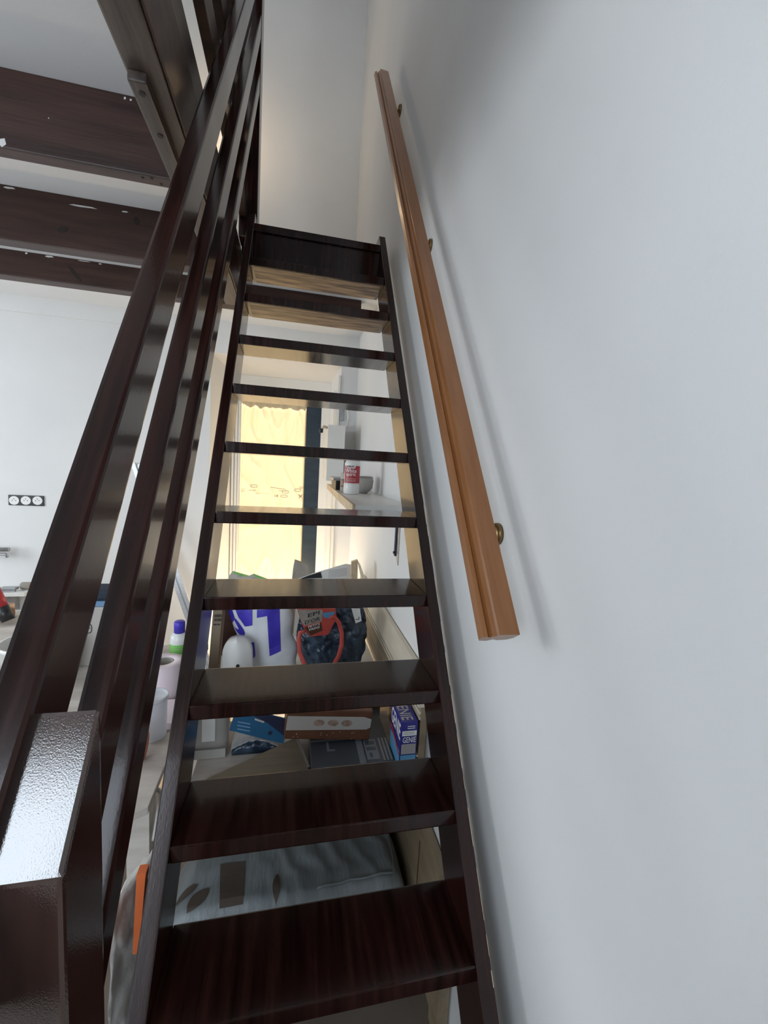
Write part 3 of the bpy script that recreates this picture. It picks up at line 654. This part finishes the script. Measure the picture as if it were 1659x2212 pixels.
bm = new(); shell(bm, lambda u, v: Vector((-0.272 + 0.165 * u, 0.805 + 0.085 * v, 0.560 + 0.028 * v + 0.03 * math.sin(math.pi * u) * (1 - v) + 0.006 * noise.noise(Vector((u * 12, v * 9, 5))))), 24, 10, (0, 0, 0.0006)); part('clear_bag', bm, CLEARB, bk, True)

# ------------------------------------------------------------------ bags on the low table
def bag_edges(z):
    t = (z - 0.62) / 0.36
    pts = [(0.62, -0.225), (0.653, -0.240), (0.766, -0.294), (0.833, -0.325), (0.92, -0.350), (0.99, -0.352)]
    for (a, xa), (b, xb) in zip(pts, pts[1:]):
        if z <= b: xl = xa + (xb - xa) * (z - a) / (b - a); break
    else: xl = pts[-1][1]
    xr = -0.035 - 0.02 * t - 0.035 * max(0, t - 0.35) ** 0.5 + 0.006 * math.sin(z * 45)
    return xl, xr
def bag_front(x, z):
    xl, xr = bag_edges(z); s = (x - xl) / (xr - xl); s = min(1, max(0, s))
    b = math.sin(math.pi * min(1, max(0, s))) ** 0.6
    return Vector((x, 1.262 - 0.055 * b * (1.1 - (z - 0.62)) + 0.007 * noise.noise(Vector((x * 18, z * 14, 2))), z))
def bag_fn(u, v):
    z = 0.6205 + 0.36 * v; xl, xr = bag_edges(z); return bag_front(xl + (xr - xl) * u, z)
wb = thing('white_carrier_bag', 'white carrier bag with big violet-blue letters standing on the low table', 'bag', (-0.18, 1.3, 0.62))
bm = new(); shell(bm, bag_fn, 30, 36, lambda u, v: Vector((0, 0.004 + 0.16 * math.sin(math.pi * min(max(u, 0.02), 0.98)) * (1.0 - 0.6 * v), 0))); wbb = part('sack', bm, WBAG, wb, True)
onb = lambda u, v: bag_front(u, v) - Vector((0, 0.0022, 0))
bag_print = [[(-0.224, 0.935), (-0.126, 0.937), (-0.114, 0.74), (-0.163, 0.72), (-0.179, 0.906), (-0.223, 0.898)],
 [(-0.321, 0.937), (-0.244, 0.939), (-0.242, 0.865), (-0.275, 0.856), (-0.289, 0.876), (-0.303, 0.893)],
 [(-0.264, 0.781), (-0.233, 0.785), (-0.227, 0.719), (-0.234, 0.702), (-0.247, 0.702)],
 [(-0.358, 0.936), (-0.335, 0.937), (-0.32, 0.887), (-0.332, 0.863), (-0.347, 0.897)],
 [(-0.326, 0.884), (-0.317, 0.887), (-0.281, 0.842), (-0.274, 0.826), (-0.281, 0.804), (-0.296, 0.810), (-0.31, 0.822), (-0.326, 0.848), (-0.31, 0.837), (-0.302, 0.838)],
 [(-0.290, 0.806), (-0.28, 0.795), (-0.284, 0.779), (-0.287, 0.790)]]
for p in bag_print: sub('printed_letter', flat_bm([p], onb, 5), BLUEINK, wbb, label='violet-blue printed letter stroke')

def nb(u, v):
    z = 0.6205 + 0.34 * v; hw = 0.165 * math.sin(math.pi * (0.14 + 0.66 * v)) ** 0.5
    x = 0.118 + (u - 0.5) * 2 * hw * (1 + 0.05 * noise.noise(Vector((u * 3, v * 5, 8)))); b = math.sin(math.pi * min(0.98, max(0.02, u))) ** 0.5
    y = 1.23 - 0.075 * b * math.sin(math.pi * (0.2 + 0.6 * v)) - 0.030 * noise.noise(Vector((x * 22, z * 14, 0))) - 0.016 * noise.noise(Vector((x * 55 + z * 30, z * 40, 5)))
    return Vector((x, y, z))
nv = thing('navy_carrier_bag', 'bulging navy plastic carrier bag with coral red handles beside the white bag', 'bag', (0.12, 1.3, 0.62))
bm = new(); shell(bm, nb, 46, 46, lambda u, v: Vector((0, 0.01 + 0.17 * math.sin(math.pi * min(max(u, 0.02), 0.98)), 0))); part('sack', bm, NAVYBAG, nv, True)
hd = [[(-0.013, 0.86), (-0.033, 0.857), (-0.037, 0.821), (-0.032, 0.769), (-0.008, 0.713), (0.019, 0.684)], [(0.093, 0.925), (0.116, 0.921), (0.137, 0.896), (0.151, 0.85), (0.152, 0.798), (0.141, 0.749), (0.119, 0.7), (0.113, 0.683)]]
for p in hd:
    bm = new(); tube(bm, [(x, 1.130 + 0.010 * math.sin(i), z) for i, (x, z) in enumerate(p)], 0.0095, 8, 0.35, (0, 1, 0)); part('handle', bm, REDPL, nv, True, 'coral red handle')
pkt = thing('bread_packet', 'bread roll packet lettered Petits Pains poking out of the navy bag', 'packet', (0.03, 1.14, 0.83))
Q = lambda u, v: Vector((u, 1.135 + (0.93 - v) * 0.12, v))
bm = new(); prism(bm, [Q(0.014, 0.832), Q(0.092, 0.838), Q(0.125, 0.92), Q(0.118, 0.965), Q(-0.049, 0.965), Q(-0.031, 0.905), Q(-0.012, 0.86)], (0, 0.03, 0)); pb = part('wrapper', bm, REDPL, pkt)
q1 = lambda u, v: Q(u, v) - Vector((0, 0.001, 0)); q2 = lambda u, v: Q(u, v) - Vector((0, 0.002, 0))
sub('grey_panel', flat_bm([[(-0.045, 0.962), (0.062, 0.960), (0.06, 0.905), (-0.014, 0.885), (-0.031, 0.907)]], q1), CARDL, pb)
sub('brown_panel', flat_bm([[(-0.014, 0.876), (0.057, 0.9), (0.066, 0.86), (0.014, 0.837)]], q1), BROWND, pb)
sub('blue_panel', flat_bm([[(0.062, 0.945), (0.118, 0.950), (0.100, 0.914), (0.066, 0.925)]], q1), SKYB, pb)
sk = lambda dz: (lambda u, v: q2(u, v + dz * (u + 0.02)))
sub('lettering', text_bm('EPI', -0.002, 0.919, 0.048, 0.937, sk(0.30)), INK, pb)
sub('lettering', text_bm("D'OR", -0.014, 0.889, 0.052, 0.908, sk(0.30)), INK, pb)
sub('lettering', text_bm('PETITS', 0.002, 0.867, 0.052, 0.878, sk(0.30)), WINK, pb)
sub('lettering', text_bm('PAINS', 0.006, 0.852, 0.052, 0.863, sk(0.30)), WINK, pb)
pp = thing('paper_slip', 'pale lilac paper slip with a black corner mark stuck behind the navy bag', 'paper', (0.22, 1.19, 0.91))
P_ = PY(1.155)
bm = new(); prism(bm, [(0.193, 1.155, 0.955), (0.232, 1.155, 0.953), (0.243, 1.155, 0.895), (0.216, 1.155, 0.884)], (0, 0.003, 0)); pq = part('sheet', bm, WPL, pp)
sub('corner_mark', flat_bm([rect(0.214, 0.902, 0.231, 0.905), rect(0.228, 0.905, 0.231, 0.916)], PY(1.1535)), INK, pq)
cdb = thing('narrow_carton', 'narrow tan carton standing on end with barcode next to left stringer', 'box', (-0.39, 1.25, 0.62))
bm = new(); prism(bm, [(-0.425, 1.20, 0.6205), (-0.388, 1.20, 0.6205), (-0.366, 1.20, 0.97), (-0.404, 1.20, 0.97)], (0, 0.10, 0)); cc = part('carton', bm, CARD, cdb)
bars = []
for r_ in range(2):
    x = -0.4005
    while x < -0.371:
        wv = random.choice((0.0012, 0.0020)); bars.append(rect(x, 0.911 - 0.018 * r_, x + wv, 0.924 - 0.018 * r_)); x += wv + random.choice((0.0009, 0.0016))
bars += [rect(-0.403, 0.875, -0.389, 0.881), rect(-0.387, 0.875, -0.376, 0.881)]
sub('barcode', flat_bm(bars, PY(1.199)), INK, cc)
bm = new(); prism(bm, [(-0.423, 1.45, 0.6205), (-0.33, 1.45, 0.6205), (-0.33, 1.45, 0.92), (-0.395, 1.45, 0.92)], (0, 0.03, 0))
tag(obj('dark_wood_board', bm, JOIST), 'dark brown board standing between the narrow carton and white bag', 'board')
tag(obj('orange_tub', lathe(new(), [(0.045, 0), (0.055, 0.20), (0.055, 0.22), (0.050, 0.22), (0.042, 0.01)], (-0.285, 1.45, 0.6205), 20), ORANGE, None, True), 'orange plastic tub half hidden behind the white bag', 'tub')
ld2 = thing('white_iron_cover', 'smooth white rounded plastic cover with one dark slot before the white bag', 'cover', (-0.29, 1.11, 0.62))
def lidf(u, v):
    t = v; hw = 0.068 * (1 - 0.15 * t) * (1 if t < 0.7 else math.sqrt(max(0.0, 1 - ((t - 0.7) / 0.3) ** 2)) * 0.97 + 0.03)
    x = -0.291 - 0.004 * t + (u - 0.5) * 2 * hw; return Vector((x, 1.11 + 0.03 * t - 0.03 * math.sin(math.pi * u), 0.6205 + 0.222 * t))
bm = new(); shell(bm, lidf, 20, 30, (0, 0.03, 0)); lc = part('shell', bm, WPL, ld2, True)
bm = new(); lathe(bm, [(0.007, -0.004), (0.007, 0.004)], (-0.287, 1.093, 0.735), 12, 'Y'); sub('slot', bm, INK, lc)

# ------------------------------------------------------------------ papers and offcuts at the far end of the table
def slab(pts, th=(0, 0.004, 0)): return prism(new(), pts, th)
tag(obj('torn_carton', prism(new(), [(-0.09, 1.70, 0.6205), (0.02, 1.70, 0.6205), (0.014, 1.70, 1.021), (-0.060, 1.70, 1.047), (-0.068, 1.70, 1.00)], (0, 0.05, 0), 0.002), CARDL), 'torn grey carton corner sticking up in front of the blue door', 'box')
nt_ = thing('printed_notice', 'white leaflet with black heading block leaning behind the torn carton', 'paper', (0.15, 1.66, 0.62))
bm = slab([(-0.055, 1.66, 0.6205), (0.27, 1.66, 0.6205), (0.255, 1.66, 1.038), (0.225, 1.66, 1.042), (0.06, 1.66, 0.992), (-0.04, 1.66, 0.955)]); ns = part('sheet', bm, WPL, nt_)
NN = lambda u, v: Vector((u, 1.6585, v))
sub('black_block', flat_bm([[(-0.03, 0.955), (0.095, 0.960), (0.085, 0.995), (0.02, 0.975)]], NN), INK, ns)
sub('fine_print', flat_bm([[(0.13, 0.985 + 0.008 * i), (0.235, 1.0 + 0.008 * i), (0.235, 1.0015 + 0.008 * i), (0.13, 0.9865 + 0.008 * i)] for i in range(-3, 3)], NN), GREYL, ns)
for nm, x0, x1, yy, lb, ridge in (('seed_packet', -0.415, -0.30, 1.72, 'grey green-edged packet at the left end of the low table', (-0.395, 0.972)), ('folded_leaflet', -0.34, -0.205, 1.66, 'folded leaflet with bright green border making a small peak', (-0.278, 0.972))):
    t = thing(nm, lb, 'packet' if 'packet' in nm else 'paper', ((x0 + x1) / 2, yy, 0.62))
    bm = slab([(x0 - 0.02, yy, 0.6205), (x1 + 0.02, yy, 0.6205), (x1, yy, 0.955), (ridge[0], yy, ridge[1] + 0.012), (x0, yy, 0.955)]); s = part('sheet', bm, CREAMC, t)
    sub('green_border', flat_bm([[(x1, 0.953), (ridge[0], ridge[1] + 0.010), (ridge[0] + 0.004, ridge[1] - 0.002), (x1 - 0.014, 0.948)]], PY(yy - 0.001)), GREENL, s)
    sub('print_mark', flat_bm(pill((x0 + x1) / 2, 0.955, 0.012, 0.006, 0.002), PY(yy - 0.001)), GREYL, s)
ow = thing('wood_offcut', 'pale wooden batten offcut leaning on the wall past the papers', 'batten', (0.31, 1.6, 0.62))
bm = new(); prism(bm, [(0.258, 1.60, 0.6205), (0.300, 1.60, 0.6205), (0.284, 1.60, 1.078), (0.250, 1.60, 1.066)], (0, 0.03, 0)); part('batten', bm, RAW, ow)
bm = new(); prism(bm, [(0.284, 1.60, 1.076), (0.294, 1.56, 1.06), (0.355, 1.56, 0.90), (0.33, 1.60, 0.90)], (0, 0.028, 0)); part('wedge', bm, CREAMW, ow)

# ------------------------------------------------------------------ workbench left of the stairs
wbn = thing('workbench', 'low dusty wooden workbench to the left of the stairs', 'table', (-1.2, 1.2, 0.75))
bm = new(); prism(bm, [(-0.44, 0.42, 0.722), (-0.44, 1.30, 0.722), (-1.02, 1.30, 0.722), (-1.02, 1.80, 0.722), (-2.2, 1.80, 0.722), (-2.2, 0.62, 0.722)], (0, 0, 0.028), 0.003); part('worktop', bm, WORK, wbn)
for x, y in ((-0.52, 0.55), (-0.52, 1.20), (-2.1, 0.75), (-2.1, 1.70)):
    bm = new(); box(bm, (x, y, 0), (x + 0.06, y + 0.06, 0.722)); part('leg', bm, WORK, wbn)
tag(obj('plank_offcut', prism(new(), [(-0.455, 0.30, 0.7505), (-0.395, 0.33, 0.7505), (-0.40, 0.63, 0.7505), (-0.47, 0.60, 0.7505)], (0, 0, 0.018), 0.002), WORK), 'dusty plank offcut lying at the near corner of the workbench', 'plank')
gb_ = thing('glue_bottle', 'white bottle with blue cap and green striped label on the workbench', 'bottle', (-0.522, 1.10, 0.75))
bm = new(); lathe(bm, [(0.034, 0), (0.036, 0.004), (0.036, 0.105), (0.033, 0.125), (0.022, 0.137), (0.018, 0.139)], (-0.515, 1.10, 0.7505), 24); part('body', bm, WPL, gb_, True)
bm = new(); lathe(bm, [(0.021, 0.136), (0.021, 0.180), (0.018, 0.184)], (-0.515, 1.10, 0.7505), 20); part('cap', bm, BLUEINK, gb_, True)
bm = new(); lathe(bm, [(0.0363, 0.058), (0.0363, 0.096)], (-0.515, 1.10, 0.7505), 24); gl = part('label', bm, GREENL, gb_, True)
bm = new()
for z in (0.072, 0.083): lathe(bm, [(0.0366, z), (0.0366, z + 0.002)], (-0.515, 1.10, 0.7505), 24)
sub('fine_print', bm, GINK, gl)
tr_ = thing('paper_roll', 'fat roll of white wiping paper standing on the workbench, open core on top', 'roll', (-0.51, 0.88, 0.75))
bm = new(); lathe(bm, [(0.033, 0.0), (0.062, 0.0), (0.064, 0.004), (0.064, 0.118), (0.062, 0.121), (0.033, 0.121), (0.031, 0.10), (0.031, 0.0)], (-0.512, 0.88, 0.7505), 32); part('paper', bm, PINK, tr_, True)
bm = new(); lathe(bm, [(0.0305, 0.004), (0.0305, 0.119), (0.0285, 0.119), (0.0285, 0.004)], (-0.512, 0.88, 0.7505), 20); part('core', bm, CARDL, tr_, True)
ps = tag(obj('pink_sheet', slab([(-0.56, 0.66, 0.7505), (-0.42, 0.66, 0.7505), (-0.43, 0.80, 0.7505), (-0.56, 0.80, 0.7505)], (0, 0, 0.02)), PINK), 'stack of pale pink paper sheets in front of the paper roll', 'paper')
jr = thing('clear_jar', 'clear plastic jar standing empty near the front of the workbench', 'jar', (-0.47, 0.60, 0.75))
bm = new(); lathe(bm, [(0.030, 0), (0.036, 0.004), (0.040, 0.125), (0.041, 0.128), (0.038, 0.128), (0.034, 0.008)], (-0.465, 0.60, 0.7705), 28); part('body', bm, JARG, jr, True)
bm = new(); lathe(bm, [(0.041, 0.118), (0.0425, 0.120), (0.0425, 0.127), (0.041, 0.129), (0.039, 0.127), (0.039, 0.120)], (-0.465, 0.60, 0.7705), 28); part('rim', bm, CLEARB, jr, True)
op = thing('sanding_block', 'terracotta round sanding disc leaning by the clear jar', 'disc', (-0.455, 0.47, 0.77))
bm = new(); lathe(bm, [(0.040, -0.012), (0.043, -0.008), (0.043, 0.008), (0.040, 0.012)], (-0.468, 0.50, 0.812), 24, 'X'); part('disc', bm, ORANGE, op, True)
# plastic sack hanging off the bench front
def sack(u, v):
    z = 0.72 - 0.60 * v; wd = 0.060 * (0.55 + 0.45 * math.sin(math.pi * min(1, 0.15 + 0.9 * v))) * (1 if v < 0.6 else 1 - 0.7 * (v - 0.6) / 0.4)
    return Vector((-0.372 + (u - 0.5) * 2 * wd * 0.55 - 0.012 * v + 0.006 * noise.noise(Vector((u * 6, v * 9, 1))), 0.20 + 0.11 * (u - 0.5) + 0.012 * noise.noise(Vector((u * 8, v * 12, 3))), z))
sk_ = thing('plastic_sack', 'crumpled translucent plastic sack with orange tools hanging left of the stairs', 'bag', (-0.372, 0.25, 0.72))
bm = new(); shell(bm, sack, 14, 40, (0, 0.05, 0)); part('sack', bm, SACKM, sk_, True)
bm = new(); shell(bm, lambda u, v: Vector((-0.3445 - 0.010 * v + 0.016 * (u - 0.5) * (1 - 0.3 * v), 0.128, 0.80 - 0.17 * v)), 4, 12, (0, 0.02, 0)); part('orange_tool', bm, ORANGE, sk_)
bm = new(); tube(bm, [(-0.352, 0.19, 0.735), (-0.346, 0.19, 0.70), (-0.35, 0.185, 0.675), (-0.342, 0.185, 0.655)], 0.0025, 6); part('drawstring', bm, WPL, sk_, True)
bm = new(); tube(bm, [(-0.372, 0.30, 0.71), (-0.385, 0.40, 0.745), (-0.43, 0.44, 0.752)], 0.006, 6); part('tie', bm, MILK, sk_, True)
# things half seen between the rails
ru = thing('plasterer_rule', 'aluminium plasterer rule leaning against the white back wall', 'tool', (-1.0, 2.6, 0.75))
for a, b in ((0.0, 0.022), (0.040, 0.060)):
    bm = new(); prism(bm, [(-1.222 + a, 2.66, 1.52), (-1.222 + b, 2.66, 1.54), (-0.634 + b, 2.366, 0.02), (-0.634 + a, 2.366, 0.0)], (0, 0.02, 0)); part('bar', bm, METAL, ru)
bm = new(); prism(bm, [(-1.218, 2.662, 1.50), (-1.165, 2.662, 1.52), (-0.586, 2.368, 0.02), (-0.634, 2.368, 0.0)], (0, 0.012, 0)); part('web', bm, STEEL, ru)
bm = new(); box(bm, (-0.935, 2.50, 0.80), (-0.915, 2.52, 0.86), 0.003); part('clip', bm, TEAL, ru)
pt = thing('paint_pot', 'white plastic paint pot with wire handle seen between the two upper rails', 'pot', (-1.03, 1.30, 0.75))
bm = new(); lathe(bm, [(0.085, 0), (0.10, 0.14), (0.104, 0.142), (0.104, 0.155), (0.098, 0.155), (0.09, 0.01)], (-0.98, 1.02, 0.7505), 28); part('body', bm, WPL, pt, True)
bm = new(); tube(bm, [(-0.98 + 0.105 * math.cos(t), 1.02 - 0.03 * math.sin(t), 0.86 - 0.07 * math.sin(t)) for t in [i * math.pi / 12 for i in range(13)]], 0.003, 6); part('handle', bm, STEEL, pt, True)
nl = thing('printed_carton', 'pale carton with black printed symbol seen between the two upper rails', 'box', (-0.98, 1.45, 0.75))
bm = new(); box(bm, (-0.94, 1.12, 0.7505), (-0.74, 1.26, 0.990), 0.003); nc = part('carton', bm, CREAMC, nl)
sub('symbol', flat_bm(pill(-0.858, 0.905, 0.020, 0.020, 0.003) + [rect(-0.872, 0.905, -0.844, 0.908), rect(-0.860, 0.890, -0.857, 0.918)], PY(1.119)), INK, nc)
tag(obj('blue_folder', box(new(), (-0.93, 1.125, 0.9905), (-0.745, 1.25, 1.012), 0.003), TEAL), 'light blue folder lying on the pale printed carton', 'folder')
tag(obj('navy_cloth', box(new(), (-0.925, 1.13, 1.0125), (-0.755, 1.24, 1.055), 0.016), DENIM, None, True), 'folded navy cloth on top of the blue folder', 'cloth')
tag(obj('crumpled_paper', shell(new(), lambda u, v: Vector((-1.30 + 0.24 * u, 1.55 + 0.14 * v, 0.750 + 0.20 * math.sin(math.pi * (0.15 + 0.7 * u)) * (0.6 + 0.3 * noise.noise(Vector((u * 7, v * 6, 2)))))), 16, 10, lambda u, v: Vector((0, 0.005, -0.04))), WPL), 'crumpled white paper heap at the back of the workbench', 'paper')
pb2 = tag(obj('wooden_block', prism(new(), [(-1.60, 1.70, 0.751), (-1.44, 1.73, 0.751), (-1.47, 1.58, 0.751), (-1.62, 1.56, 0.751)], (0, 0, 0.065), 0.002), HONEY), 'small brown wooden board end on the bench at the left edge', 'block')
ck = thing('sealant_tube', 'red and black sealant cartridge leaning on the bench at left edge', 'cartridge', (-1.40, 1.6, 0.75))
A_, B_ = Vector((-1.47, 1.62, 0.93)), Vector((-1.395, 1.60, 0.77))
bm = new(); tube(bm, [A_, A_.lerp(B_, 0.6)], 0.026, 16); part('barrel', bm, REDL, ck, True)
bm = new(); tube(bm, [A_.lerp(B_, 0.6), B_], 0.0262, 16); part('base', bm, BLACK, ck, True)
tp = thing('wall_tap', 'chrome tap and pipe fixed low on the white back wall at left', 'tap', (-1.97, 2.62, 0.78))
bm = new(); tube(bm, [(-2.2, 2.60, 0.905), (-1.955, 2.60, 0.905)], 0.014, 10); part('pipe', bm, STEEL, tp, True)
bm = new(); tube(bm, [(-2.15, 2.60, 0.872), (-1.975, 2.60, 0.872), (-1.966, 2.60, 0.85)], 0.009, 10); part('spout', bm, STEEL, tp, True)
bm = new(); tube(bm, [(-2.2, YB, 0.90), (-2.2, 2.59, 0.90)], 0.012, 8); part('wall_pipe', bm, STEEL, tp, True)
ws_ = thing('wall_shelf', 'low white wall shelf at the left edge carrying a small roller', 'shelf', (-2.1, 2.6, 0.62))
bm = new(); box(bm, (-2.5, 2.52, 0.600), (-1.83, YB, 0.626), 0.002); part('board', bm, WHITEP, ws_)
for x in (-2.40, -1.98):
    bm = new(); prism(bm, [(x, YB, 0.45), (x, YB, 0.60), (x, 2.55, 0.60)], (0.025, 0, 0)); part('bracket', bm, STEEL, ws_)
rl = thing('clamp_bar', 'small steel bar clamp lying on the low wall shelf at left', 'clamp', (-1.95, 2.55, 0.626))
bm = new(); box(bm, (-2.10, 2.545, 0.6265), (-1.90, 2.560, 0.640)); part('bar', bm, STEEL, rl)
bm = new(); box(bm, (-1.98, 2.53, 0.640), (-1.89, 2.575, 0.656), 0.003); part('jaw', bm, STEEL, rl)
bm = new(); lathe(bm, [(0.022, 0), (0.025, 0.004), (0.025, 0.055), (0.022, 0.059)], (-1.89, 2.60, 0.6525), 16, 'X'); tag(obj('paint_roller', bm, CARDL, None, True), 'small grey paint roller sleeve on the right end of the wall shelf', 'roller')
